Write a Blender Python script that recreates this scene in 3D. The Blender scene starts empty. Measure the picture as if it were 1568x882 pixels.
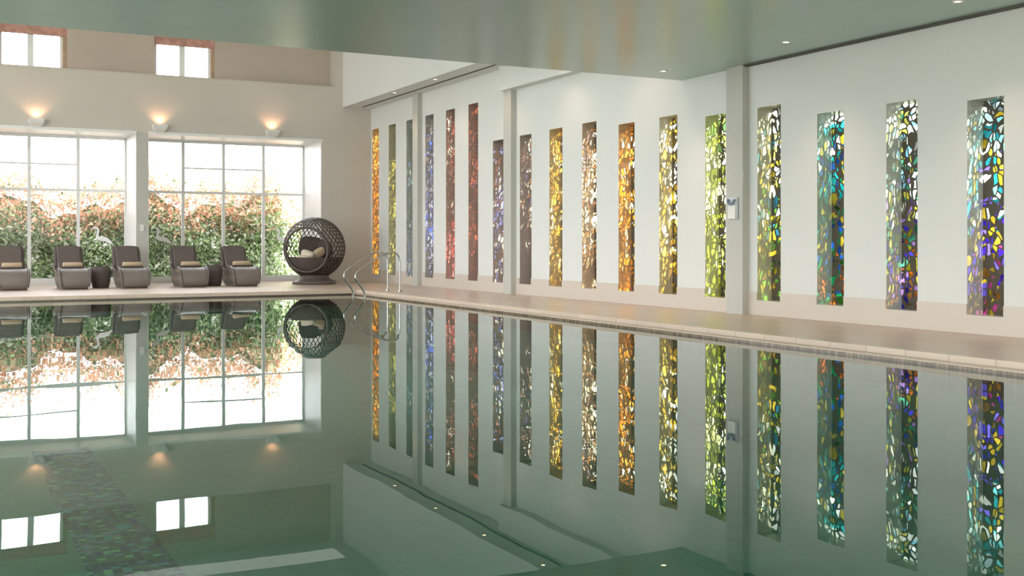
import bpy, bmesh, math, random
import numpy as np
from mathutils import Vector, Matrix
random.seed(7); np.random.seed(7)
S=1.1   # one module of the building = 1.1 m
D=bpy.data; C=bpy.context
sc=C.scene

# ---------------------------------------------------------------- materials
def newmat(name):
    m=D.materials.new(name); m.use_nodes=True
    nt=m.node_tree
    for n in list(nt.nodes): nt.nodes.remove(n)
    out=nt.nodes.new('ShaderNodeOutputMaterial')
    return m,nt,out
def N(nt,t,**kw):
    n=nt.nodes.new(t)
    for k,v in kw.items(): setattr(n,k,v)
    return n
def mat(name,col,rough=0.6,metal=0.0,var=0.06,vscale=3.0,bump=0.0,bscale=60.0,spec=0.5,bmap=None):
    m,nt,out=newmat(name)
    p=N(nt,'ShaderNodeBsdfPrincipled'); nt.links.new(p.outputs[0],out.inputs[0])
    tc=N(nt,'ShaderNodeTexCoord')
    no=N(nt,'ShaderNodeTexNoise'); no.inputs['Scale'].default_value=vscale; no.inputs['Detail'].default_value=4
    nt.links.new(tc.outputs['Object'],no.inputs['Vector'])
    r=N(nt,'ShaderNodeValToRGB')
    r.color_ramp.elements[0].position=0.3; r.color_ramp.elements[1].position=0.7
    r.color_ramp.elements[0].color=(*[c*(1-var) for c in col],1)
    r.color_ramp.elements[1].color=(*[min(1,c*(1+var)) for c in col],1)
    nt.links.new(no.outputs['Fac'],r.inputs['Fac']); nt.links.new(r.outputs[0],p.inputs['Base Color'])
    p.inputs['Roughness'].default_value=rough; p.inputs['Metallic'].default_value=metal
    p.inputs['Specular IOR Level'].default_value=spec
    if bump>0:
        n2=N(nt,'ShaderNodeTexNoise'); n2.inputs['Scale'].default_value=bscale
        if bmap:
            mp=N(nt,'ShaderNodeMapping'); mp.inputs['Scale'].default_value=bmap; mp.inputs['Rotation'].default_value=(0,math.radians(25),0)
            nt.links.new(tc.outputs['Object'],mp.inputs['Vector']); nt.links.new(mp.outputs[0],n2.inputs['Vector'])
        else: nt.links.new(tc.outputs['Object'],n2.inputs['Vector'])
        b=N(nt,'ShaderNodeBump'); b.inputs['Strength'].default_value=bump; b.inputs['Distance'].default_value=0.01
        nt.links.new(n2.outputs['Fac'],b.inputs['Height']); nt.links.new(b.outputs[0],p.inputs['Normal'])
    return m
def tilemat(name,col,mortar,w,h,rough=0.4,off=0.0,msize=0.006,rot=None,var=0.08,spec=0.5):
    m,nt,out=newmat(name)
    p=N(nt,'ShaderNodeBsdfPrincipled'); nt.links.new(p.outputs[0],out.inputs[0])
    tc=N(nt,'ShaderNodeTexCoord'); mp=N(nt,'ShaderNodeMapping')
    if rot: mp.inputs['Rotation'].default_value=rot
    nt.links.new(tc.outputs['Object'],mp.inputs['Vector'])
    b=N(nt,'ShaderNodeTexBrick'); b.offset=off
    b.inputs['Scale'].default_value=1; b.inputs['Brick Width'].default_value=w; b.inputs['Row Height'].default_value=h
    b.inputs['Mortar Size'].default_value=msize; b.inputs['Mortar Smooth'].default_value=0.2
    b.inputs['Color1'].default_value=(*[c*(1-var) for c in col],1); b.inputs['Color2'].default_value=(*[min(1,c*(1+var)) for c in col],1)
    b.inputs['Mortar'].default_value=(*mortar,1)
    nt.links.new(mp.outputs[0],b.inputs['Vector']); nt.links.new(b.outputs['Color'],p.inputs['Base Color'])
    p.inputs['Roughness'].default_value=rough; p.inputs['Specular IOR Level'].default_value=spec
    return m
def emat(name,col,st):
    m,nt,out=newmat(name)
    e=N(nt,'ShaderNodeEmission'); e.inputs[0].default_value=(*col,1); e.inputs[1].default_value=st
    nt.links.new(e.outputs[0],out.inputs[0]); return m
def wicker(name,c1,c2,scale=1.0):
    m,nt,out=newmat(name)
    p=N(nt,'ShaderNodeBsdfPrincipled'); nt.links.new(p.outputs[0],out.inputs[0])
    tc=N(nt,'ShaderNodeTexCoord')
    w1=N(nt,'ShaderNodeTexWave'); w1.bands_direction='Z'; w1.inputs['Scale'].default_value=14*scale; w1.inputs['Distortion'].default_value=1.0
    w2=N(nt,'ShaderNodeTexWave'); w2.bands_direction='X'; w2.inputs['Scale'].default_value=10*scale; w2.inputs['Distortion'].default_value=1.0
    for w in (w1,w2): nt.links.new(tc.outputs['Object'],w.inputs['Vector'])
    mu=N(nt,'ShaderNodeMath',operation='MULTIPLY')
    nt.links.new(w1.outputs['Fac'],mu.inputs[0]); nt.links.new(w2.outputs['Fac'],mu.inputs[1])
    r=N(nt,'ShaderNodeValToRGB'); r.color_ramp.elements[0].color=(*c1,1); r.color_ramp.elements[1].color=(*c2,1)
    nt.links.new(mu.outputs[0],r.inputs[0]); nt.links.new(r.outputs[0],p.inputs['Base Color'])
    b=N(nt,'ShaderNodeBump'); b.inputs['Strength'].default_value=0.5; b.inputs['Distance'].default_value=0.01
    nt.links.new(mu.outputs[0],b.inputs['Height']); nt.links.new(b.outputs[0],p.inputs['Normal'])
    p.inputs['Roughness'].default_value=0.42
    return m

M_white=mat('plaster_white',(0.735,0.75,0.735),0.7,var=0.02,vscale=0.6)
M_beige=mat('plaster_beige',(0.63,0.59,0.53),0.7,var=0.03,vscale=0.6)
M_taupe=mat('plaster_taupe',(0.55,0.475,0.40),0.7,var=0.04,vscale=0.8)
M_col=mat('column_paint',(0.54,0.54,0.50),0.6,var=0.02)
M_frame=mat('window_frame_white',(0.84,0.85,0.84),0.4,var=0.02)
M_dark=mat('shadow_gap_dark',(0.10,0.095,0.085),0.8,var=0.1)
M_ceil=mat('ceiling_green_pool_tint',(0.405,0.53,0.48),0.26,var=0.03,vscale=0.7)  # green-grey satin, pool's reflected teal painted into the base colour
M_hceil=mat('ceiling_white',(0.70,0.71,0.68),0.7,var=0.02)
M_floor=tilemat('stone_floor_tile',(0.60,0.475,0.38),(0.46,0.36,0.29),0.6,0.6,rough=0.35,var=0.05,msize=0.005)
M_cope=tilemat('coping_stone',(0.64,0.53,0.43),(0.42,0.34,0.27),0.5,0.5,rough=0.35,var=0.05,msize=0.006)
M_band=tilemat('wall_tile_limestone',(0.68,0.61,0.54),(0.52,0.47,0.42),0.45,0.45,rough=0.4,var=0.04,msize=0.004,rot=(math.radians(90),0,math.radians(90)))
M_edge=tilemat('pool_edge_mosaic',(0.22,0.16,0.11),(0.12,0.09,0.07),0.05,0.05,rough=0.2,var=0.3,msize=0.004)
M_pool=tilemat('pool_tile_teal',(0.23,0.51,0.45),(0.195,0.45,0.40),0.3,0.3,rough=0.4,var=0.03,msize=0.006)
M_chrome=mat('brushed_steel',(0.50,0.50,0.49),0.15,metal=1.0,var=0.02)
M_wick=wicker('rattan_brown',(0.09,0.07,0.062),(0.30,0.25,0.23))
M_wickl=wicker('rattan_grey_taupe',(0.16,0.135,0.12),(0.42,0.37,0.34))
M_wickd=mat('rattan_dark_strand',(0.085,0.068,0.058),0.4,var=0.3,vscale=20)
M_cush=mat('cushion_dark_brown',(0.09,0.068,0.06),0.8,var=0.15,bump=0.3,bscale=120)
M_towel=mat('towel_tan',(0.60,0.46,0.31),0.95,var=0.1,bump=0.6,bscale=150)
M_cream=mat('cushion_cream',(0.72,0.64,0.52),0.9,var=0.1,bump=0.4,bscale=100)
M_blind=mat('blind_salmon',(0.60,0.34,0.28),0.9,var=0.2,vscale=8)
M_curt=mat('curtain_ochre',(0.52,0.38,0.27),0.9,var=0.15,vscale=8)
M_lumi=mat('luminaire_white',(0.82,0.82,0.80),0.35,var=0.02)
M_warm=emat('lamp_warm_glow',(1.0,0.72,0.42),9)
M_soft=emat('sconce_soft_glow',(1.0,0.72,0.48),2.0)
M_bark=mat('bark_hazy_grey',(0.75,0.72,0.70),0.9,var=0.2,vscale=5)  # bark grey paled so the haze is in its colour
M_ground=mat('garden_ground',(0.34,0.34,0.28),0.95,var=0.3,vscale=2)
M_decal=mat('decal_white',(0.93,0.93,0.93),0.5,var=0.01)
M_phone=mat('phone_plastic_grey',(0.62,0.66,0.70),0.35,var=0.03)
M_blue=mat('handset_blue_grey',(0.16,0.24,0.36),0.35,var=0.05)

def glass_clear():
    m,nt,out=newmat('clear_window_glass')
    tr=N(nt,'ShaderNodeBsdfTransparent'); gl=N(nt,'ShaderNodeBsdfGlossy'); gl.inputs['Roughness'].default_value=0.02
    mx=N(nt,'ShaderNodeMixShader'); fr=N(nt,'ShaderNodeFresnel'); fr.inputs[0].default_value=1.3
    nt.links.new(fr.outputs[0],mx.inputs[0]); nt.links.new(tr.outputs[0],mx.inputs[1]); nt.links.new(gl.outputs[0],mx.inputs[2])
    nt.links.new(mx.outputs[0],out.inputs[0]); return m
M_glass=glass_clear()
def water_mat():
    m,nt,out=newmat('pool_water')
    tr=N(nt,'ShaderNodeBsdfTransparent'); tr.inputs[0].default_value=(0.72,0.91,0.86,1)
    gl=N(nt,'ShaderNodeBsdfGlossy'); gl.inputs['Roughness'].default_value=0.0; gl.inputs['Color'].default_value=(0.93,0.97,0.95,1)
    fr=N(nt,'ShaderNodeFresnel'); fr.inputs[0].default_value=1.38
    tc=N(nt,'ShaderNodeTexCoord'); no=N(nt,'ShaderNodeTexNoise'); no.inputs['Scale'].default_value=1.1; no.inputs['Detail'].default_value=1.5
    nt.links.new(tc.outputs['Object'],no.inputs['Vector'])
    b=N(nt,'ShaderNodeBump'); b.inputs['Strength'].default_value=0.14; b.inputs['Distance'].default_value=0.01
    nt.links.new(no.outputs['Fac'],b.inputs['Height']); nt.links.new(b.outputs[0],gl.inputs['Normal'])
    mx=N(nt,'ShaderNodeMixShader')
    nt.links.new(fr.outputs[0],mx.inputs[0]); nt.links.new(tr.outputs[0],mx.inputs[1]); nt.links.new(gl.outputs[0],mx.inputs[2])
    nt.links.new(mx.outputs[0],out.inputs[0]); return m
M_water=water_mat()
def mosaic_mat():
    m,nt,out=newmat('lane_mosaic')
    p=N(nt,'ShaderNodeBsdfPrincipled'); p.inputs['Roughness'].default_value=0.2
    nt.links.new(p.outputs[0],out.inputs[0])
    tc=N(nt,'ShaderNodeTexCoord')
    v=N(nt,'ShaderNodeTexVoronoi'); v.voronoi_dimensions='2D'; v.distance='CHEBYCHEV'; v.inputs['Scale'].default_value=17; v.inputs['Randomness'].default_value=0.0
    nt.links.new(tc.outputs['Object'],v.inputs['Vector'])
    sp=N(nt,'ShaderNodeSeparateColor'); nt.links.new(v.outputs['Color'],sp.inputs[0])
    r=N(nt,'ShaderNodeValToRGB'); r.color_ramp.interpolation='CONSTANT'
    cols=[(0,(0.04,0.12,0.20)),(0.24,(0.06,0.22,0.28)),(0.44,(0.08,0.36,0.26)),(0.58,(0.10,0.12,0.45)),(0.74,(0.22,0.62,0.85)),(0.88,(0.42,0.95,0.60)),(0.95,(0.60,0.35,0.80))]
    el=r.color_ramp.elements
    el[0].position=0; el[0].color=(*cols[0][1],1); el[1].position=cols[1][0]; el[1].color=(*cols[1][1],1)
    for pz,c in cols[2:]:
        e=el.new(pz); e.color=(*c,1)
    nt.links.new(sp.outputs[0],r.inputs[0])
    mr=N(nt,'ShaderNodeMath',operation='LESS_THAN'); mr.inputs[1].default_value=0.43
    nt.links.new(v.outputs['Distance'],mr.inputs[0])
    mx=N(nt,'ShaderNodeMix',data_type='RGBA'); mx.inputs[6].default_value=(0.16,0.32,0.30,1)
    nt.links.new(mr.outputs[0],mx.inputs[0]); nt.links.new(r.outputs[0],mx.inputs[7]); nt.links.new(mx.outputs[2],p.inputs['Base Color'])
    return m
M_mosaic=mosaic_mat()

def stained(i,cols,seed,zb,zt,far):
    """dalle-de-verre pane: coloured slabs ordered bottom -> top, set in a dark matrix"""
    m,nt,out=newmat('stained_glass_%02d'%i)
    L=nt.links.new
    tc=N(nt,'ShaderNodeTexCoord')
    no=N(nt,'ShaderNodeTexNoise'); no.inputs['Scale'].default_value=3.0; no.inputs['Detail'].default_value=2
    L(tc.outputs['Object'],no.inputs['Vector'])
    sb=N(nt,'ShaderNodeVectorMath',operation='SCALE'); sb.inputs['Scale'].default_value=0.30
    L(no.outputs['Color'],sb.inputs[0])
    ad=N(nt,'ShaderNodeVectorMath',operation='ADD'); L(tc.outputs['Object'],ad.inputs[0]); L(sb.outputs[0],ad.inputs[1])
    mp=N(nt,'ShaderNodeMapping'); mp.inputs['Scale'].default_value=(0.2,1.05,0.85); mp.inputs['Location'].default_value=(0,seed,seed*2.3)
    mp.inputs['Rotation'].default_value=(math.radians(14 if i%2 else -12),0,0)
    L(ad.outputs[0],mp.inputs['Vector'])
    def vor(feature):
        v=N(nt,'ShaderNodeTexVoronoi'); v.feature=feature; v.inputs['Scale'].default_value=12; v.inputs['Randomness'].default_value=0.95
        L(mp.outputs[0],v.inputs['Vector']); return v
    v=vor('F1'); ve=vor('DISTANCE_TO_EDGE')
    sp=N(nt,'ShaderNodeSeparateColor'); L(v.outputs['Color'],sp.inputs[0])
    sx=N(nt,'ShaderNodeSeparateXYZ'); L(ad.outputs[0],sx.inputs[0])
    mz=N(nt,'ShaderNodeMapRange'); mz.inputs['From Min'].default_value=zb*S+0.12; mz.inputs['From Max'].default_value=zt*S+0.12
    mz.inputs['To Min'].default_value=-0.10; mz.inputs['To Max'].default_value=0.62; mz.clamp=False
    L(sx.outputs[2],mz.inputs['Value'])
    ma=N(nt,'ShaderNodeMath',operation='MULTIPLY_ADD'); ma.inputs[1].default_value=0.5; ma.use_clamp=True
    L(sp.outputs[0],ma.inputs[0]); L(mz.outputs[0],ma.inputs[2])
    r=N(nt,'ShaderNodeValToRGB'); r.color_ramp.interpolation='CONSTANT'
    el=r.color_ramp.elements; n=len(cols)
    el[0].position=0; el[0].color=(*cols[0],1); el[1].position=1/n; el[1].color=(*cols[1],1)
    for k in range(2,n):
        e=el.new(k/n); e.color=(*cols[k],1)
    L(ma.outputs[0],r.inputs[0])
    nb=N(nt,'ShaderNodeTexNoise'); nb.inputs['Scale'].default_value=1.6; nb.inputs['Detail'].default_value=2
    L(mp.outputs[0],nb.inputs['Vector'])
    mr=N(nt,'ShaderNodeMapRange'); mr.inputs['From Min'].default_value=0.36; mr.inputs['From Max'].default_value=0.58
    mr.inputs['To Min'].default_value=0.22 if far else 0.40; mr.inputs['To Max'].default_value=1.0
    L(nb.outputs['Fac'],mr.inputs['Value'])
    gv=N(nt,'ShaderNodeMath',operation='MULTIPLY_ADD'); gv.inputs[1].default_value=0.7; gv.inputs[2].default_value=0.55; L(sp.outputs[1],gv.inputs[0])
    dm=N(nt,'ShaderNodeMath',operation='MULTIPLY'); dm.use_clamp=True; L(gv.outputs[0],dm.inputs[0]); L(mr.outputs[0],dm.inputs[1])
    sc_=N(nt,'ShaderNodeVectorMath',operation='SCALE'); L(r.outputs[0],sc_.inputs[0]); L(dm.outputs[0],sc_.inputs['Scale'])
    tr=N(nt,'ShaderNodeBsdfTransparent'); L(sc_.outputs[0],tr.inputs[0])
    di=N(nt,'ShaderNodeBsdfDiffuse'); di.inputs[0].default_value=(0.13,0.115,0.09,1)
    # tree-like dark stems rising through the pane
    wv=N(nt,'ShaderNodeTexWave'); wv.bands_direction='Y'; wv.inputs['Scale'].default_value=1.7; wv.inputs['Distortion'].default_value=3.5; wv.inputs['Detail'].default_value=2; wv.inputs['Detail Scale'].default_value=0.8
    L(ad.outputs[0],wv.inputs['Vector'])
    stem=N(nt,'ShaderNodeMath',operation='LESS_THAN'); stem.inputs[1].default_value=0.05; L(wv.outputs['Fac'],stem.inputs[0])
    lead=N(nt,'ShaderNodeMath',operation='LESS_THAN'); lead.inputs[1].default_value=0.095
    L(ve.outputs['Distance'],lead.inputs[0])
    blk=N(nt,'ShaderNodeMath',operation='LESS_THAN'); blk.inputs[1].default_value=0.12; L(sp.outputs[2],blk.inputs[0])
    mxx=N(nt,'ShaderNodeMath',operation='MAXIMUM'); L(lead.outputs[0],mxx.inputs[0]); L(blk.outputs[0],mxx.inputs[1])
    mx2=N(nt,'ShaderNodeMath',operation='MAXIMUM'); L(mxx.outputs[0],mx2.inputs[0]); L(stem.outputs[0],mx2.inputs[1])
    mx=N(nt,'ShaderNodeMixShader'); L(mx2.outputs[0],mx.inputs[0]); L(tr.outputs[0],mx.inputs[1]); L(di.outputs[0],mx.inputs[2])
    L(mx.outputs[0],out.inputs[0]); return m

# ---------------------------------------------------------------- mesh helpers
def box(bm,x0,x1,y0,y1,z0,z1,mi=0,s=S,fm=None):
    vs=[bm.verts.new((x*s,y*s,z*s)) for x in (x0,x1) for y in (y0,y1) for z in (z0,z1)]
    F={'-x':(0,1,3,2),'+x':(4,6,7,5),'-y':(0,4,5,1),'+y':(2,3,7,6),'-z':(0,2,6,4),'+z':(1,5,7,3)}
    for k,f in F.items():
        fc=bm.faces.new([vs[i] for i in f]); fc.material_index=(fm or {}).get(k,mi)
def obj(name,bm,mats,parent=None,smooth=False,loc=None,rotz=0,bev=0):
    me=D.meshes.new(name); bm.normal_update(); bm.to_mesh(me); bm.free()
    for m in (mats if isinstance(mats,(list,tuple)) else [mats]): me.materials.append(m)
    if smooth:
        for p in me.polygons: p.use_smooth=True
    o=D.objects.new(name,me); sc.collection.objects.link(o)
    if parent: o.parent=parent
    if loc is not None: o.location=loc
    o.rotation_euler[2]=rotz
    if bev>0:
        b=o.modifiers.new('bev','BEVEL'); b.width=bev; b.segments=3; b.limit_method='ANGLE'
    return o
def empty(name,loc=(0,0,0),rotz=0):
    e=D.objects.new(name,None); e.empty_display_size=0.2; sc.collection.objects.link(e); e.location=loc; e.rotation_euler[2]=rotz; return e
def curve(name,paths,rad,m,parent=None,res=3,cyclic=False,radii=None,smooth=True):
    cu=D.curves.new(name,'CURVE'); cu.dimensions='3D'; cu.bevel_depth=rad; cu.bevel_resolution=res; cu.use_fill_caps=True
    for pi,p in enumerate(paths):
        sp=cu.splines.new('NURBS' if smooth else 'POLY'); sp.points.add(len(p)-1)
        for i,q in enumerate(p):
            sp.points[i].co=(*q,1)
            if radii: sp.points[i].radius=radii[pi][i]
        if smooth: sp.order_u=min(4,len(p)); sp.use_endpoint_u=not cyclic
        sp.use_cyclic_u=cyclic
    cu.materials.append(m)
    o=D.objects.new(name,cu); sc.collection.objects.link(o)
    if parent: o.parent=parent
    return o
def cyl(bm,x,y,z0,z1,r0,r1,n=32,mi=0,cap=True):
    a=[bm.verts.new((x+r0*math.cos(2*math.pi*i/n),y+r0*math.sin(2*math.pi*i/n),z0)) for i in range(n)]
    b=[bm.verts.new((x+r1*math.cos(2*math.pi*i/n),y+r1*math.sin(2*math.pi*i/n),z1)) for i in range(n)]
    for i in range(n):
        f=bm.faces.new((a[i],a[(i+1)%n],b[(i+1)%n],b[i])); f.material_index=mi
    if cap:
        bm.faces.new(b).material_index=mi; bm.faces.new(a[::-1]).material_index=mi

# ---------------------------------------------------------------- dimensions (module units)
XW=9.4; YB=25.3; ZF=0.08; ZC=3.32; ZH=6.15; ZS=4.27
XL=-6.5; YR=-3.0; YE=12.75; YG=26.7
PX0,PX1,PY0,PY1=-4.5,7.25,1.2,20.6
NW=0.44; ND=0.25; NB=0.27
tops={-2:2.47,-1:2.47,0:2.47,1:2.56,2:2.56,3:2.75,4:2.75,5:2.845,6:2.845,7:2.965,8:2.965,9:2.955,10:2.95}
for i in range(11,17): tops[i]=3.76
nich=[(i,7.41+1.0857*i,7.41+1.0857*i+NW,tops[i]) for i in range(-2,17)]

W=(0.80,0.84,0.78)
def pal(i):   # bottom -> top
    P={0:[(0.30,0.20,0.09),(0.45,0.16,0.34),(0.45,0.38,0.10),(0.16,0.10,0.50),(0.30,0.25,0.62),(0.60,0.52,0.14),(0.12,0.40,0.42),W,(0.40,0.78,0.76),(0.70,0.85,0.85)],
       1:[(0.30,0.20,0.10),(0.55,0.26,0.06),(0.14,0.12,0.42),(0.40,0.30,0.50),(0.50,0.48,0.12),(0.20,0.45,0.35),(0.60,0.60,0.25),W,(0.45,0.72,0.80),W],
       2:[(0.34,0.20,0.08),(0.60,0.25,0.05),(0.10,0.22,0.08),(0.06,0.35,0.20),(0.10,0.25,0.50),(0.55,0.50,0.15),(0.08,0.50,0.48),(0.15,0.62,0.62),W],
       3:[(0.28,0.23,0.08),(0.20,0.30,0.12),(0.45,0.42,0.10),(0.25,0.42,0.14),(0.62,0.55,0.16),(0.15,0.35,0.40),W,(0.70,0.66,0.35),W],
       4:[(0.28,0.28,0.07),(0.35,0.42,0.08),(0.55,0.60,0.15),(0.60,0.66,0.25),W,(0.62,0.70,0.25),(0.85,0.88,0.60),W,(0.25,0.35,0.20)],
       5:[(0.40,0.34,0.06),(0.30,0.22,0.06),(0.62,0.56,0.16),(0.45,0.35,0.12),(0.80,0.70,0.30),W,(0.75,0.62,0.12),W,(0.35,0.30,0.15)],
       6:[(0.45,0.28,0.10),(0.60,0.36,0.08),(0.75,0.48,0.12),(0.82,0.60,0.20),W,(0.85,0.50,0.10),(0.80,0.62,0.25),(0.40,0.26,0.12)],
       7:[(0.22,0.17,0.13),(0.45,0.32,0.18),(0.35,0.25,0.2),(0.75,0.65,0.50),W,(0.82,0.72,0.6),(0.42,0.30,0.20),(0.4,0.34,0.4)],
       8:[(0.30,0.22,0.12),(0.40,0.28,0.10),(0.65,0.48,0.14),(0.72,0.62,0.30),W,(0.82,0.68,0.22),(0.45,0.32,0.12),(0.6,0.5,0.3)],
       9:[(0.22,0.17,0.12),(0.28,0.20,0.15),(0.40,0.30,0.24),(0.34,0.30,0.48),W,(0.40,0.28,0.20),(0.28,0.22,0.20)],
       10:[(0.25,0.18,0.14),(0.32,0.22,0.16),(0.30,0.35,0.62),W,(0.45,0.50,0.75),(0.40,0.25,0.18),(0.30,0.18,0.12)],
       11:[(0.28,0.16,0.10),(0.35,0.17,0.12),(0.50,0.25,0.18),(0.30,0.22,0.25),(0.55,0.30,0.22),(0.34,0.15,0.10)],
       12:[(0.30,0.20,0.15),(0.42,0.24,0.18),(0.72,0.48,0.48),(0.62,0.22,0.22),W,(0.55,0.28,0.24),(0.35,0.20,0.15)],
       13:[(0.25,0.23,0.20),(0.34,0.32,0.30),(0.5,0.55,0.70),(0.20,0.30,0.68),(0.45,0.45,0.48),(0.30,0.27,0.25)],
       14:[(0.30,0.28,0.22),(0.34,0.36,0.40),(0.25,0.30,0.50),(0.45,0.50,0.45),(0.25,0.38,0.35),(0.28,0.34,0.28)],
       15:[(0.38,0.38,0.22),(0.42,0.42,0.25),(0.58,0.56,0.28),(0.45,0.45,0.20),(0.55,0.50,0.18),(0.40,0.36,0.18)],
       16:[(0.75,0.50,0.12),(0.60,0.48,0.20),(0.35,0.28,0.22),(0.82,0.45,0.08),(0.85,0.50,0.12),(0.62,0.55,0.30)]}
    f=0.85 if i>=9 else 1.0
    return [tuple(f*c for c in col) for col in P.get(i,P[1])]
jamb_glow={0:(0.54,0.56,0.53),1:(0.54,0.57,0.53),2:(0.48,0.56,0.51),3:(0.58,0.56,0.44),4:(0.60,0.60,0.38),5:(0.62,0.56,0.42),6:(0.66,0.48,0.29),7:(0.60,0.50,0.38),8:(0.64,0.52,0.33),
    9:(0.48,0.41,0.36),10:(0.48,0.40,0.35),11:(0.48,0.36,0.31),12:(0.52,0.38,0.33),13:(0.46,0.43,0.41),14:(0.46,0.48,0.44),15:(0.52,0.50,0.37),16:(0.66,0.48,0.26)}  # glow of each coloured pane painted into its reveal's base tint

# ---------------------------------------------------------------- right wall
bm=bmesh.new(); wm=[M_white]
jm={}
for i,y0,y1,t in nich:
    c=jamb_glow.get(i,jamb_glow[1]); m=mat('niche_reveal_glow_%d'%(i+2),c,0.17,var=0.05,vscale=2,bump=0.55,bscale=3.0,spec=0.9,bmap=(1.0,1.0,6.0)); wm.append(m); jm[i]=len(wm)-1
XO=XW+ND+0.02
prev=YR
pm=0
for i,y0,y1,t in nich:
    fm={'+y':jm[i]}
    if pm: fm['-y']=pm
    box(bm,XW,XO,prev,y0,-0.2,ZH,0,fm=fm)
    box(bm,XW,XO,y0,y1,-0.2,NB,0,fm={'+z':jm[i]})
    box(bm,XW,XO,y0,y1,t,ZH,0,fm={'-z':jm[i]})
    prev=y1; pm=jm[i]
box(bm,XW,XO,prev,YG+0.1,-0.2,ZH,0,fm={'-y':pm})
obj('wall_right',bm,wm)
for i,y0,y1,t in nich:
    bm=bmesh.new()
    x=XW+ND-0.012
    box(bm,x,x+0.004,y0,y1,NB,t,0)
    obj('stained_glass_window',bm,stained(i+2,pal(i),1.7*i+3.1,NB,t,i>=9))
bm=bmesh.new(); prev=YR
for i,y0,y1,t in nich:
    box(bm,XW-0.012,XW,prev,y0,ZF,0.38); box(bm,XW-0.012,XW,y0,y1,ZF,NB); prev=y1
box(bm,XW-0.012,XW,prev,YB,ZF,0.38)
obj('baseboard_right',bm,M_band)
for (a,b,top) in [(11.27,11.60,ZC),(17.76,18.06,ZS),(22.14,22.42,ZS),(4.8,5.13,ZC)]:
    bm=bmesh.new()
    box(bm,XW-0.11,XW-0.001,a,b,ZF,top-0.001)
    box(bm,XW-0.118,XW-0.001,a-0.008,b+0.008,ZF,ZF+0.05)
    obj('column',bm,M_col)
bm=bmesh.new(); box(bm,XL,XW+ND,YR,YE,ZC,ZH+0.3); obj('ceiling',bm,M_ceil)
bm=bmesh.new(); box(bm,XL-0.2,XO,YE,YG+0.1,ZH,ZH+0.3); obj('ceiling_high',bm,M_hceil)
bm=bmesh.new(); box(bm,8.68,XW,YE,YB,ZS,ZH); box(bm,9.21,XW,YE,18.1,3.81,ZS); obj('ceiling_bulkhead',bm,M_white)
bm=bmesh.new()
box(bm,XW-0.10,XW-0.02,YR,11.27,ZC-0.02,ZC+0.02)
box(bm,9.05,9.10,YE,YB-0.3,ZS-0.008,ZS+0.02)
obj('shadow_gap_strip',bm,M_dark)  # dark strips drawn in place of the shaded gaps

# ---------------------------------------------------------------- back wall
bm=bmesh.new()
ZT=3.45
XA,XB1,XB2,XR=-0.3,3.93,4.18,8.145
box(bm,XL,XA,YB,YG+0.1,-0.2,ZT)
box(bm,XR,XW,YB,YG+0.1,-0.2,ZT)
box(bm,XL,XW,YB,YG+0.1,ZT,4.74)
box(bm,8.49,XW,YB,YG+0.1,4.74,ZH)
YU=YB+0.38; UW=[(-1.98,-0.63),(1.20,2.55),(4.38,5.73)]
px=XL
for a,b in UW:
    box(bm,px,a,YU,YU+0.3,4.74,ZH,1); box(bm,a,b,YU,YU+0.3,5.75,ZH,1); px=b
box(bm,px,8.49,YU,YU+0.3,4.74,ZH,1)
obj('wall_back',bm,[M_beige,M_taupe])
bm=bmesh.new(); box(bm,XB1,XB2,YB,YG+0.05,ZF-0.1,ZT-0.002); obj('column',bm,M_col)
bm=bmesh.new()
for a,b in ((XA,XB1),(XB2,XR)):
    box(bm,b-0.012,b,YB+0.005,YG,ZF,ZT-0.001); box(bm,a,a+0.012,YB+0.005,YG,ZF,ZT-0.001)
    box(bm,a,b,YB+0.005,YG,ZT-0.014,ZT-0.001)
box(bm,XA-0.06,XB1,YB-0.02,YB,ZT-0.03,ZT+0.03); box(bm,XB2,XR+0.03,YB-0.02,YB,ZT-0.03,ZT+0.03)
obj('trim_2',bm,M_frame)
def picwin(name,x0,x1,vs,short):
    e=empty(name,(0,0,0))
    bm=bmesh.new(); y0,y1=YG-0.05,YG+0.02; f=0.035
    box(bm,x0,x1,y0,y1,ZF,0.22); box(bm,x0,x1,y0,y1,ZT-0.07,ZT-0.01)
    box(bm,x0,x0+0.05,y0,y1,0.2,ZT-0.05); box(bm,x1-0.05,x1,y0,y1,0.2,ZT-0.05)
    for v in vs: box(bm,v-f,v+f,y0+0.002,y1,0.2,ZT-0.05)
    box(bm,x0,x1,y0+0.004,y1,2.18,2.24)
    for a,b in short: box(bm,a,b,y0+0.006,y1,2.77,2.805)
    obj('frame',bm,M_frame,e)
    bm=bmesh.new(); box(bm,x0+0.02,x1-0.02,YG-0.004,YG,0.2,ZT-0.05); obj('pane',bm,M_glass,e)
picwin('window_1',XA,XB1,[0.85,1.86,2.88],[(XA,1.86),(1.86,2.88)])
picwin('window_2',XB2,XR,[5.20,6.15,7.12],[(5.20,7.12)])
k=3
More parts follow.
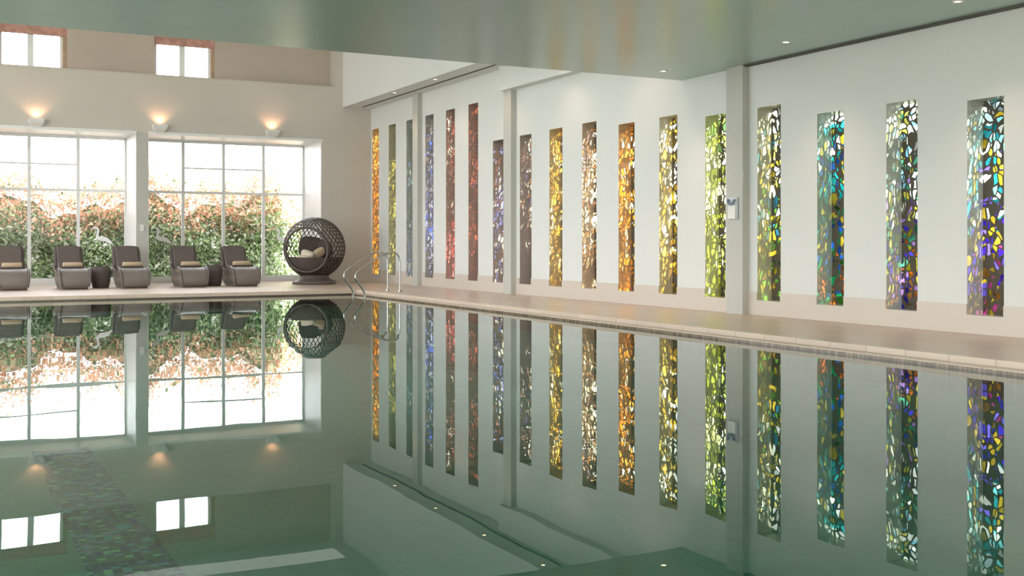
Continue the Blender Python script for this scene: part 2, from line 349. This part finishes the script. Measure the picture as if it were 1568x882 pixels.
for a,b in UW:
    e=empty('window_%d'%k); k+=1
    bm=bmesh.new(); y0,y1=YU+0.10,YU+0.16; z0,z1=4.74,5.75; mid=(a+b)/2-0.05
    box(bm,a,b,y0,y1,z0,z0+0.05); box(bm,a,b,y0,y1,z1-0.05,z1); box(bm,a,a+0.06,y0,y1,z0,z1); box(bm,b-0.14,b-0.08,y0,y1,z0,z1)
    box(bm,mid-0.06,mid+0.06,y0,y1,z0,z1)
    obj('frame',bm,M_frame,e)
    bm=bmesh.new(); box(bm,a,b,y0-0.06,y0-0.02,5.5,5.75)
    for q in range(5): box(bm,a,b,y0-0.065,y0-0.015,5.5+0.05*q,5.505+0.05*q)
    obj('roman_blind',bm,M_blind,e)
    bm=bmesh.new()
    for q in range(4):
        cyl(bm,(b-0.075+0.022*q)*S,(y0-0.03)*S,4.75*S,5.6*S,0.014*S,0.014*S,10)
    obj('curtain',bm,M_curt,e)
    bm=bmesh.new(); box(bm,a,b,y0+0.02,y0+0.024,z0,z1); obj('pane',bm,M_glass,e)
bm=bmesh.new(); box(bm,XL,8.49,YB-0.012,YU,4.735,4.752); obj('trim_3',bm,M_beige)

# ---------------------------------------------------------------- left wall with glazing, rear wall
bm=bmesh.new()
GL=[(0.5+3.2*i,3.2+3.2*i) for i in range(8)]
p=YR
for a,b in GL:
    zt=3.0 if b<YE else 5.6  # unseen glazing, taller in the far part to add daylight
    box(bm,XL-0.2,XL,p,a,-0.2,ZH); box(bm,XL-0.2,XL,a,b,-0.2,0.35); box(bm,XL-0.2,XL,a,b,zt,ZH); p=b
box(bm,XL-0.2,XL,p,YG+0.1,-0.2,ZH); obj('wall_left',bm,M_beige)
for a,b in GL:
    zt=3.0 if b<YE else 5.6
    e=empty('window_%d'%k); k+=1
    bm=bmesh.new(); x0,x1=XL-0.12,XL-0.06
    box(bm,x0,x1,a,b,0.35,0.42); box(bm,x0,x1,a,b,zt-0.07,zt); box(bm,x0,x1,a,b,2.18,2.24)
    for v in (a+0.03,(a+b)/2,b-0.03): box(bm,x0+0.002,x1-0.002,v-0.03,v+0.03,0.36,zt-0.01)
    obj('frame',bm,M_frame,e)
bm=bmesh.new(); box(bm,XL-0.2,XO,YR-0.2,YR,-0.2,ZH); obj('wall_rear',bm,M_white)

# ---------------------------------------------------------------- floor, pool
bm=bmesh.new()
cw=0.32
box(bm,PX1+cw,XW+0.05,YR,YG,-0.2,ZF); box(bm,XL,PX0-cw,YR,YG,-0.2,ZF)
box(bm,PX0-cw,PX1+cw,PY1+cw,YG,-0.2,ZF); box(bm,PX0-cw,PX1+cw,YR,PY0-cw,-0.2,ZF)
obj('floor',bm,M_floor)
bm=bmesh.new(); g=0.012
def ring(bm,i0,i1,z0,z1,mi):
    a0,a1,b0,b1=PX0-i1,PX0-i0,PX1+i0,PX1+i1
    c0,c1,d0,d1=PY0-i1,PY0-i0,PY1+i0,PY1+i1
    box(bm,b0,b1,c0,d1,z0,z1,mi); box(bm,a0,a1,c0,d1,z0,z1,mi)
    box(bm,a1,b0,d0,d1,z0,z1,mi); box(bm,a1,b0,c0,c1,z0,z1,mi)
ring(bm,0.15,cw-g,-0.2,ZF+0.004,0)
ring(bm,cw-g,cw,-0.2,ZF-0.004,2)
ring(bm,0.12,0.15,-0.2,0.03,1)
ring(bm,0.0,0.12,-0.2,0.032,0)
ring(bm,-0.008,0.0,-0.2,0.024,2)
obj('pool_coping',bm,[M_cope,M_dark,M_edge])
PD=-0.95
bm=bmesh.new()
box(bm,PX0-0.2,PX1+0.2,PY0-0.2,PY1+0.2,PD-0.1,PD)
ring(bm,0.0,0.2,PD,-0.2,0)
obj('pool_basin',bm,M_pool)
bm=bmesh.new(); box(bm,0.80,1.30,PY0+0.5,11.2,PD+0.001,PD+0.007); obj('lane_marking',bm,M_mosaic)
bm=bmesh.new()
vs=[bm.verts.new((x*S,y*S,0)) for x,y in ((PX0,PY0),(PX1,PY0),(PX1,PY1),(PX0,PY1))]; bm.faces.new(vs)
obj('pool_water',bm,M_water)

# ---------------------------------------------------------------- pool ladder rails
e=empty('pool_handrail',(7.85*S,19.9*S,ZF*S))
for j,dy in enumerate((-0.33,0.31)):
    P=[(0.0,0.0),(0,0.35),(0,0.62),(-0.05,0.74),(-0.2,0.76),(-0.42,0.68),(-0.68,0.52),(-0.86,0.40),(-0.92,0.28),(-0.82,0.16),(-0.70,0.02),(-0.68,-0.2),(-0.68,-0.8)]
    curve('rail_%d'%(j+1),[[(x*S,dy*S,z*S) for x,z in P]],0.019,M_chrome,e)
    bm=bmesh.new(); cyl(bm,0,dy*S,0.0,0.03,0.05,0.045); obj('flange_%d'%(j+1),bm,M_chrome,e,smooth=False)
bm=bmesh.new()
for z in (-0.2,-0.45,-0.7): box(bm,-0.74,-0.62,-0.33,0.31,z,z+0.02)
obj('treads',bm,M_chrome,e)

# ---------------------------------------------------------------- loungers
def lounger(loc,rz):
    e=empty('sun_lounger',loc,rz)
    hw=0.32
    top=[(0.16,0.62),(0.24,0.50),(0.36,0.41),(0.52,0.36),(0.70,0.36),(0.86,0.41),(1.02,0.455),(1.18,0.445),(1.32,0.38),(1.41,0.27),(1.44,0.15),(1.40,0.05),(1.30,0.0)]
    bot=[(1.10,0.0),(0.85,0.0),(0.60,0.0),(0.42,0.0),(0.30,0.02),(0.22,0.12),(0.15,0.30),(0.11,0.5)]
    P=[(v-0.75,z) for v,z in top+bot]
    bm=bmesh.new()
    n=len(P); rows=[]
    cy=sum(p[0] for p in P)/n; cz=sum(p[1] for p in P)/n
    for x,k in ((-hw,0.93),(-hw+0.02,0.99),(-hw+0.05,1.0),(hw-0.05,1.0),(hw-0.02,0.99),(hw,0.93)):
        rows.append([bm.verts.new((x*(0.86+0.14*min(1,z/0.3)),-(cy+(v-cy)*k),max(0.0,cz+(z-cz)*k) if z>0.01 else 0.0)) for v,z in P])
    for r in range(5):
        for i in range(n):
            f=bm.faces.new((rows[r][i],rows[r][(i+1)%n],rows[r+1][(i+1)%n],rows[r+1][i])); f.smooth=True
    bm.faces.new(rows[0][::-1]); bm.faces.new(rows[5])
    bmesh.ops.recalc_face_normals(bm,faces=bm.faces)
    obj('woven_body',bm,M_wickl,e)
    for sx_ in (-1,1):
        curve('side_rim',[[(sx_*hw*0.99*(0.86+0.14*min(1,z/0.3)),-(v-0.75),z+0.012) for v,z in top[1:-1]]],0.022,M_wick,e,res=3)
    bm=bmesh.new(); nu,nv=10,8; gr=[[],[]]
    for s_,off in enumerate((0.0,0.05)):
        for j in range(nv+1):
            t=j/nv; v=-0.42-0.36*t; z=0.36+0.60*t-0.05*math.sin(t*math.pi)
            row=[]
            for i in range(nu+1):
                u=i/nu*2-1
                w=(0.30+0.02*t)*(1-0.10*max(0,t-0.8)/0.2)
                row.append(bm.verts.new((u*w,-(v+off*-1+0.05*(u*u)),z-off*0.5-(0.03*u**4 if j==nv else 0))))
            gr[s_].append(row)
    for j in range(nv):
        for i in range(nu):
            bm.faces.new((gr[0][j][i],gr[0][j][i+1],gr[0][j+1][i+1],gr[0][j+1][i]))
            bm.faces.new((gr[1][j][i],gr[1][j+1][i],gr[1][j+1][i+1],gr[1][j][i+1]))
    for i in range(nu):
        bm.faces.new((gr[0][0][i],gr[1][0][i],gr[1][0][i+1],gr[0][0][i+1])); bm.faces.new((gr[0][nv][i],gr[0][nv][i+1],gr[1][nv][i+1],gr[1][nv][i]))
    for j in range(nv):
        bm.faces.new((gr[0][j][0],gr[0][j+1][0],gr[1][j+1][0],gr[1][j][0])); bm.faces.new((gr[0][j][nu],gr[1][j][nu],gr[1][j+1][nu],gr[0][j+1][nu]))
    bmesh.ops.recalc_face_normals(bm,faces=bm.faces)
    obj('backrest',bm,M_wick,e,smooth=True)
    Q=[(-0.70,0.90),(-0.60,0.74),(-0.50,0.57),(-0.38,0.46),(-0.22,0.39),(-0.05,0.375),(0.1,0.42),(0.22,0.455)]
    bm=bmesh.new(); A=[];B=[]
    for (v,z) in Q:
        A.append([bm.verts.new((x,-v-0.0,z-0.01)) for x in (-0.25,0.25)]); B.append([bm.verts.new((x,-v-0.03,z+0.045)) for x in (-0.24,0.24)])
    for i in range(len(Q)-1):
        bm.faces.new((B[i][0],B[i][1],B[i+1][1],B[i+1][0])); bm.faces.new((A[i][1],A[i][0],A[i+1][0],A[i+1][1]))
        for s_ in (0,1): bm.faces.new((A[i][s_],B[i][s_],B[i+1][s_],A[i+1][s_]))
    bm.faces.new((A[0][0],A[0][1],B[0][1],B[0][0])); bm.faces.new((A[-1][0],A[-1][1],B[-1][1],B[-1][0]))
    bmesh.ops.recalc_face_normals(bm,faces=bm.faces)
    obj('seat_pad',bm,M_wick,e,bev=0.015)
    bm=bmesh.new(); nn=20; r=0.06; rr=[]
    for x,k in ((-0.2,0.0),(-0.2,0.9),(-0.19,1.0),(0.19,1.0),(0.2,0.9),(0.2,0.0)):
        rr.append([bm.verts.new((x,-0.14+r*k*math.cos(2*math.pi*i/nn)*1.3,0.53+r*k*math.sin(2*math.pi*i/nn))) for i in range(nn)])
    for a_ in range(5):
        for i in range(nn): bm.faces.new((rr[a_][i],rr[a_][(i+1)%nn],rr[a_+1][(i+1)%nn],rr[a_+1][i]))
    obj('rolled_towel',bm,M_towel,e,smooth=True)
YLn=24.2
for x in (1.36,2.49,3.65,4.84,5.94):
    lounger((x*S,YLn*S,ZF*S),0.015)
def sidetable(loc):
    e=empty('rattan_side_table',loc)
    bm=bmesh.new(); n=32
    prof=[(0.17,0.0),(0.185,0.02),(0.205,0.15),(0.215,0.3),(0.215,0.44),(0.205,0.47),(0.18,0.475)]
    R=[[bm.verts.new((r*math.cos(2*math.pi*i/n),r*math.sin(2*math.pi*i/n),z)) for i in range(n)] for r,z in prof]
    for a_ in range(len(prof)-1):
        for i in range(n): bm.faces.new((R[a_][i],R[a_][(i+1)%n],R[a_+1][(i+1)%n],R[a_+1][i]))
    bm.faces.new(R[-1]); bm.faces.new(R[0][::-1])
    obj('drum',bm,M_wick,e,smooth=True)
    bm=bmesh.new(); cyl(bm,0,0,0.475,0.487,0.205,0.205,36); obj('top',bm,M_cush,e)
for x in (3.07,5.39): sidetable((x*S,24.35*S,ZF*S))

# ---------------------------------------------------------------- egg chair
def eggchair(loc):
    e=empty('woven_ball_chair',loc)
    R=0.76; cz=0.90
    d=Vector((-0.62,-0.78,-0.08)).normalized(); OA=46; ca=math.cos(math.radians(OA))
    paths=[]
    for fam in (1,-1):
        for q in range(36):
            cur=[]
            for t in range(61):
                th=math.pi*(0.03+0.94*t/60); ph=2*math.pi*q/36+fam*1.9*(t/60)
                v=Vector((math.sin(th)*math.cos(ph),math.sin(th)*math.sin(ph),math.cos(th)))
                if v.dot(d)<ca: cur.append(v*R+Vector((0,0,cz)))
                else:
                    if len(cur)>1: paths.append(cur)
                    cur=[]
            if len(cur)>1: paths.append(cur)
    curve('lattice',paths,0.0105,M_wickd,e,res=1,smooth=False)
    u=d.orthogonal().normalized(); w=d.cross(u); rr=R*math.sin(math.radians(OA))
    rim=[d*(R*ca)+u*rr*math.cos(2*math.pi*i/48)+w*rr*math.sin(2*math.pi*i/48)+Vector((0,0,cz)) for i in range(48)]
    curve('opening_rim',[rim],0.032,M_wickd,e,res=4,cyclic=True)
    bm=bmesh.new(); nu,nv=40,14; rows=[]
    for j in range(nv+1):
        th=math.pi*(0.60+0.40*j/nv); row=[]
        for i in range(nu):
            ph=2*math.pi*i/nu; row.append(bm.verts.new((R*0.96*math.sin(th)*math.cos(ph),R*0.96*math.sin(th)*math.sin(ph),cz+R*0.96*math.cos(th))))
        rows.append(row)
    for j in range(nv):
        for i in range(nu):
            bm.faces.new((rows[j][i],rows[j][(i+1)%nu],rows[j+1][(i+1)%nu],rows[j+1][i]))
    bmesh.ops.remove_doubles(bm,verts=bm.verts,dist=0.001)
    obj('inner_bowl',bm,M_cush,e,smooth=True)
    bm=bmesh.new(); cyl(bm,0,0,cz-0.40,cz-0.27,0.60,0.66,40); obj('seat_cushion',bm,M_cush,e,bev=0.04)
    def pillow(nm,loc,sz,rot,m):
        bm=bmesh.new(); bmesh.ops.create_uvsphere(bm,u_segments=24,v_segments=16,radius=1)
        for v in bm.verts:
            for a_ in (0,2):
                v.co[a_]=math.copysign(abs(v.co[a_])**0.6,v.co[a_])
            v.co.x*=sz[0]; v.co.y*=sz[1]; v.co.z*=sz[2]
        o=obj(nm,bm,m,e,smooth=True); o.location=loc; o.rotation_euler=rot
    pillow('pillow_1',(-0.27,-0.30,cz-0.16),(0.17,0.08,0.11),(0.5,0.3,-0.6),M_cream)
    pillow('pillow_2',(0.02,-0.30,cz-0.12),(0.17,0.08,0.12),(0.4,-0.5,0.1),M_towel)
    pillow('pillow_3',(-0.05,0.15,cz+0.02),(0.30,0.10,0.28),(0.3,0.1,-0.3),M_cush)
    pillow('pillow_4',(0.25,-0.05,cz-0.02),(0.22,0.10,0.22),(0.3,0.1,-0.9),M_cush)
    pillow('throw',(-0.38,-0.36,cz-0.24),(0.18,0.12,0.06),(0.1,0.1,-0.6),M_cream)
    bm=bmesh.new(); n=40
    prof=[(0.54,0.0),(0.55,0.05),(0.50,0.09),(0.40,0.12),(0.36,0.17),(0.36,0.24)]
    RR=[[bm.verts.new((r*math.cos(2*math.pi*i/n),r*math.sin(2*math.pi*i/n),z)) for i in range(n)] for r,z in prof]
    for a_ in range(len(prof)-1):
        for i in range(n): bm.faces.new((RR[a_][i],RR[a_][(i+1)%n],RR[a_+1][(i+1)%n],RR[a_+1][i]))
    bm.faces.new(RR[0][::-1]); bm.faces.new(RR[-1]); obj('base',bm,M_wick,e,smooth=True)
eggchair((7.66*S,24.3*S,ZF*S))

# ---------------------------------------------------------------- swan shaped decals on the glass
for x in (3.40,4.72,7.60):
    P=[(-0.25,0.12),(-0.20,0.18),(-0.13,0.19),(-0.08,0.12),(-0.10,0.03),(-0.12,-0.04),(-0.05,-0.09),(0.06,-0.08),(0.15,-0.13),(0.24,-0.22)]
    rd=[0.1,0.45,0.6,0.6,0.65,0.8,1.5,1.5,0.9,0.1]
    o=curve('swan_decal',[[(a*S,0,b*S) for a,b in P]],0.042,M_decal,None,res=2,radii=[rd])
    o.location=(x*S,(YG-0.012)*S,1.19*S); o.scale=(1,0.06,1)

# ---------------------------------------------------------------- sconces
def spot(name,loc,rot,en,ang,col,parent=None,blend=0.6,size=0.04):
    l=D.lights.new(name,'SPOT'); l.energy=en; l.spot_size=math.radians(ang); l.spot_blend=blend; l.color=col; l.shadow_soft_size=size
    o=D.objects.new(name,l); sc.collection.objects.link(o); o.location=loc; o.rotation_euler=rot
    if parent: o.parent=parent
    return o
for x in (1.90,4.42,6.95,-0.62,-3.1):
    e=empty('wall_sconce',(x*S,YB*S,3.56*S))
    bm=bmesh.new()
    vs=[]
    for z,w,d_ in ((-0.09,0.10,0.07),(-0.03,0.15,0.13),(0.05,0.17,0.17),(0.08,0.17,0.17)):
        vs.append([bm.verts.new(p) for p in ((-w,0,z),(w,0,z),(w,-d_,z),(-w,-d_,z))])
    for a_ in range(3):
        for i in range(4): bm.faces.new((vs[a_][i],vs[a_][(i+1)%4],vs[a_+1][(i+1)%4],vs[a_+1][i]))
    bm.faces.new(vs[0][::-1])
    bmesh.ops.recalc_face_normals(bm,faces=bm.faces)
    obj('housing',bm,M_lumi,e)
    bm=bmesh.new(); box(bm,-0.13,0.13,-0.14,-0.03,0.03,0.04,s=1); obj('bulb',bm,M_soft,e)
    spot('uplight',(0,-0.12,0.09),(math.radians(180-8),0,0),10,130,(1.0,0.50,0.28),e,size=0.07)
def downlight(x,y,z,en=18):
    e=empty('downlight',(x*S,y*S,z*S))
    bm=bmesh.new(); n=24
    R=[[bm.verts.new((r*math.cos(2*math.pi*i/n),r*math.sin(2*math.pi*i/n),zz)) for i in range(n)] for r,zz in ((0.062,0.0),(0.062,-0.008),(0.042,-0.010),(0.036,-0.003))]
    for a_ in range(3):
        for i in range(n): bm.faces.new((R[a_][i],R[a_+1][i],R[a_+1][(i+1)%n],R[a_][(i+1)%n]))
    obj('trim_ring',bm,M_lumi,e,smooth=True)
    bm=bmesh.new(); cyl(bm,0,0,-0.005,-0.002,0.036,0.036,20); obj('lamp',bm,M_warm,e)
    spot('beam',(0,0,-0.03),(0,0,0),en,100,(1.0,0.70,0.48),e,blend=0.9,size=0.05)
for y in (12.15,9.75,7.35,4.95,2.55,0.15): downlight(8.67,y,ZC,55)
for y in (22.3,20.1,17.9,15.7,13.5): downlight(8.82,y,ZS,35)

# ---------------------------------------------------------------- wall phone on the pilaster
e=empty('wall_intercom_phone',((XW-0.112)*S,11.44*S,1.46*S))
bm=bmesh.new(); box(bm,-0.03,0.0,-0.10,0.10,-0.16,0.16,s=1); obj('backplate',bm,M_phone,e,bev=0.01)
bm=bmesh.new(); box(bm,-0.05,-0.03,-0.085,0.085,-0.15,0.04,s=1); obj('keypad',bm,M_lumi,e,bev=0.008)
curve('handset',[[(-0.05,-0.075,0.13),(-0.07,-0.055,0.07),(-0.075,0,0.05),(-0.07,0.055,0.07),(-0.05,0.075,0.13)]],0.016,M_blue,e)
bm=bmesh.new(); box(bm,XB1+0.08,XB1+0.16,YB-0.02,YB,1.28,1.42); obj('wall_switch',bm,M_lumi)

# ---------------------------------------------------------------- outside
bm=bmesh.new()
box(bm,-60,60,YG+0.12,90,-0.3,-0.05); box(bm,XO+0.01,60,-40,YG+0.1,-0.3,-0.05); box(bm,-60,XL-0.21,-40,YG+0.1,-0.3,-0.05)
obj('garden_ground',bm,M_ground)
def leafmat():
    m,nt,out=newmat('photinia_leaves')
    p=N(nt,'ShaderNodeBsdfPrincipled'); p.inputs['Roughness'].default_value=0.30
    t=N(nt,'ShaderNodeBsdfTranslucent'); mx=N(nt,'ShaderNodeMixShader'); mx.inputs[0].default_value=0.30
    a=N(nt,'ShaderNodeAttribute'); a.attribute_name='Col'
    nt.links.new(a.outputs['Color'],p.inputs['Base Color']); nt.links.new(a.outputs['Color'],t.inputs['Color'])
    nt.links.new(p.outputs[0],mx.inputs[1]); nt.links.new(t.outputs[0],mx.inputs[2]); nt.links.new(mx.outputs[0],out.inputs[0]); return m
nL=62000
X=np.random.uniform(-6,13,nL)
def htop(x): return 2.50+0.22*np.sin(x*1.7+0.5)+0.15*np.sin(x*4.1)+0.08*np.sin(x*9.3)-1.0*np.clip((x-8.3)/2.0,0,1)-0.35*np.exp(-((x-3.6)/0.8)**2)
top=htop(X)
u=np.random.rand(nL)**0.85
Z=-0.05+u*(top)+np.abs(np.random.normal(0,0.26,nL))*(u>0.82)+np.random.normal(0,0.04,nL)
front=29.0+0.12*np.sin(X*3)+0.1*np.sin(Z*5+X*2)
Y=front+np.abs(np.random.normal(0,0.25,nL))+0.35*np.clip((Z/top-0.75)/0.25,0,1)*np.random.rand(nL)*3
cen=np.stack([X,Y,Z],1)*S
dirs=np.random.normal(0,1,(nL,3)); dirs[:,2]+=0.4; dirs/=np.linalg.norm(dirs,axis=1)[:,None]
nr=np.random.normal(0,1,(nL,3)); nr[:,1]-=0.8; side=np.cross(dirs,nr); side/=np.linalg.norm(side,axis=1)[:,None]
L=np.random.uniform(0.045,0.095,nL)[:,None]*S
V=np.empty((nL,4,3)); V[:,0]=cen-dirs*L*0.8; V[:,1]=cen+side*L*0.38; V[:,2]=cen+dirs*L*0.9; V[:,3]=cen-side*L*0.38
me=D.meshes.new('garden_hedge'); me.from_pydata(V.reshape(-1,3).tolist(),[],[(4*i,4*i+1,4*i+2,4*i+3) for i in range(nL)])
frac=np.clip(Z/top,0,1)
redp=np.clip((frac-0.48)/0.42,0,1)**0.8*0.85
red=np.random.rand(nL)<redp
g=np.array([0.25,0.35,0.16])[None,:]*np.random.uniform(0.45,1.6,(nL,1)); glint=np.random.rand(nL)<0.30  # pale leaves: white gloss of the foliage painted in as leaf colour
g[glint]=np.array([0.72,0.76,0.64])*np.random.uniform(0.7,1.2,(glint.sum(),1))
rc=np.array([0.86,0.50,0.35])[None,:]*np.random.uniform(0.6,1.3,(nL,1))
col=np.where(red[:,None],rc,g)
cc=np.ones((nL,4,4)); cc[:,:,:3]=np.clip(col,0,0.95)[:,None,:]
at=me.color_attributes.new('Col','FLOAT_COLOR','POINT'); at.data.foreach_set('color',cc.reshape(-1).astype(np.float32))
me.materials.append(leafmat()); o=D.objects.new('garden_hedge',me); sc.collection.objects.link(o)
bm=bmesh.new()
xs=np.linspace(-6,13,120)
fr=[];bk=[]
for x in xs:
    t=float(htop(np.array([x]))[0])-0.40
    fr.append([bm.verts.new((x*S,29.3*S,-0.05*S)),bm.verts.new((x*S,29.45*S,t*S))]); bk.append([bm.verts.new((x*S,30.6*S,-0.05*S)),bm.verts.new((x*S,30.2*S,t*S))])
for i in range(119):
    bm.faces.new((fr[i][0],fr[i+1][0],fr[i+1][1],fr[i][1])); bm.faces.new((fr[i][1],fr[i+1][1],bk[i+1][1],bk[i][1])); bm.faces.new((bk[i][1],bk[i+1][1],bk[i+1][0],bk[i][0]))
M_hcore=mat('hedge_core_green',(0.20,0.23,0.14),0.9,var=0.6,vscale=14)  # dark mottled green filling, blocks the view through the leaves
hc=obj('hedge_core',bm,M_hcore,o)
def tree(loc,h):
    paths=[];rad=[]
    def br(p,d,l,r,dep):
        n=4; pts=[p]; rr=[r]
        for i in range(n):
            d=(d+Vector((random.gauss(0,0.12),random.gauss(0,0.12),random.gauss(0.03,0.08)))).normalized()
            p=p+d*l/n; pts.append(p); rr.append(r*(1-0.4*(i+1)/n))
            if dep>0 and i>=1:
                for _ in range(2 if dep>1 else 1):
                    ax=Vector((random.gauss(0,1),random.gauss(0,1),random.gauss(0,0.3))).normalized()
                    br(p,(d*0.7+ax*0.65).normalized(),l*random.uniform(0.5,0.7),r*0.5,dep-1)
        paths.append(pts); rad.append(rr)
    br(Vector((0,0,0)),Vector((0,0,1)),h,1.0,3)
    o=curve('bare_tree',paths,0.07,M_bark,None,res=1,radii=rad,smooth=False); o.location=loc
tree((4.6*S,37*S,-0.05*S),3.3); tree((9.0*S,36*S,-0.05*S),3.4); tree((1.0*S,38*S,-0.05*S),3.0)

# ---------------------------------------------------------------- light
w=D.worlds.new('overcast'); sc.world=w; w.use_nodes=True
bg=w.node_tree.nodes['Background']; bg.inputs[0].default_value=(0.95,0.97,1.0,1); bg.inputs[1].default_value=7.2
sun=D.lights.new('sun','SUN'); sun.energy=38; sun.angle=math.radians(0.8); sun.color=(1,0.96,0.90)
so=D.objects.new('sun',sun); sc.collection.objects.link(so)
so.rotation_euler=Vector((-0.48,0.78,-0.33)).to_track_quat('-Z','Y').to_euler(); so.location=(20,-20,15)
def portal(loc,rot,sx,sy):
    l=D.lights.new('daylight_portal','AREA'); l.shape='RECTANGLE'; l.size=sx*S; l.size_y=sy*S; l.cycles.is_portal=True
    o=D.objects.new('daylight_portal',l); sc.collection.objects.link(o); o.location=[c*S for c in loc]; o.rotation_euler=rot
portal((1.8,YG+0.08,1.8),(math.radians(-90),0,0),4.3,3.4); portal((6.15,YG+0.08,1.8),(math.radians(-90),0,0),4.0,3.4)
portal((XL-0.1,6.3,1.7),(0,math.radians(-90),0),2.8,12); portal((XL-0.1,18.5,3.0),(0,math.radians(-90),0),5.4,13)
def area(name,loc,rot,sx,sy,en,col):
    l=D.lights.new(name,'AREA'); l.shape='RECTANGLE'; l.size=sx*S; l.size_y=sy*S; l.energy=en; l.color=col
    o=D.objects.new(name,l); sc.collection.objects.link(o); o.location=[c*S for c in loc]; o.rotation_euler=rot
area('added_ceiling_fill',(2.0,-1.0,ZC-0.03),(0,0,0),6,1.5,850,(1,0.98,0.95))  # added fill behind the camera, brightens the near walls
area('added_ceiling_fill',(-4.5,6,ZC-0.03),(0,0,0),1.2,9,850,(1,0.98,0.95))  # second added fill, on the unseen left side
area('added_ceiling_fill',(1.0,24.3,ZH-0.02),(0,0,0),14.5,0.9,30,(1,0.98,0.95))  # skylight strip read from the reflected band, also added to brighten back wall
area('added_ceiling_fill',(1.0,14.2,ZH-0.02),(math.radians(35),0,0),14.0,0.9,330,(1,0.97,0.93))  # added fill, tilted towards the back wall

cam=D.cameras.new('camera'); cam.lens=38.7; cam.sensor_width=36; cam.shift_y=-0.0434; cam.clip_end=500
co=D.objects.new('camera',cam); sc.collection.objects.link(co); co.location=(0,0,1.0*S); co.rotation_euler=(math.radians(90),0,math.radians(-27.67))
sc.camera=co
sc.view_settings.view_transform='Standard'
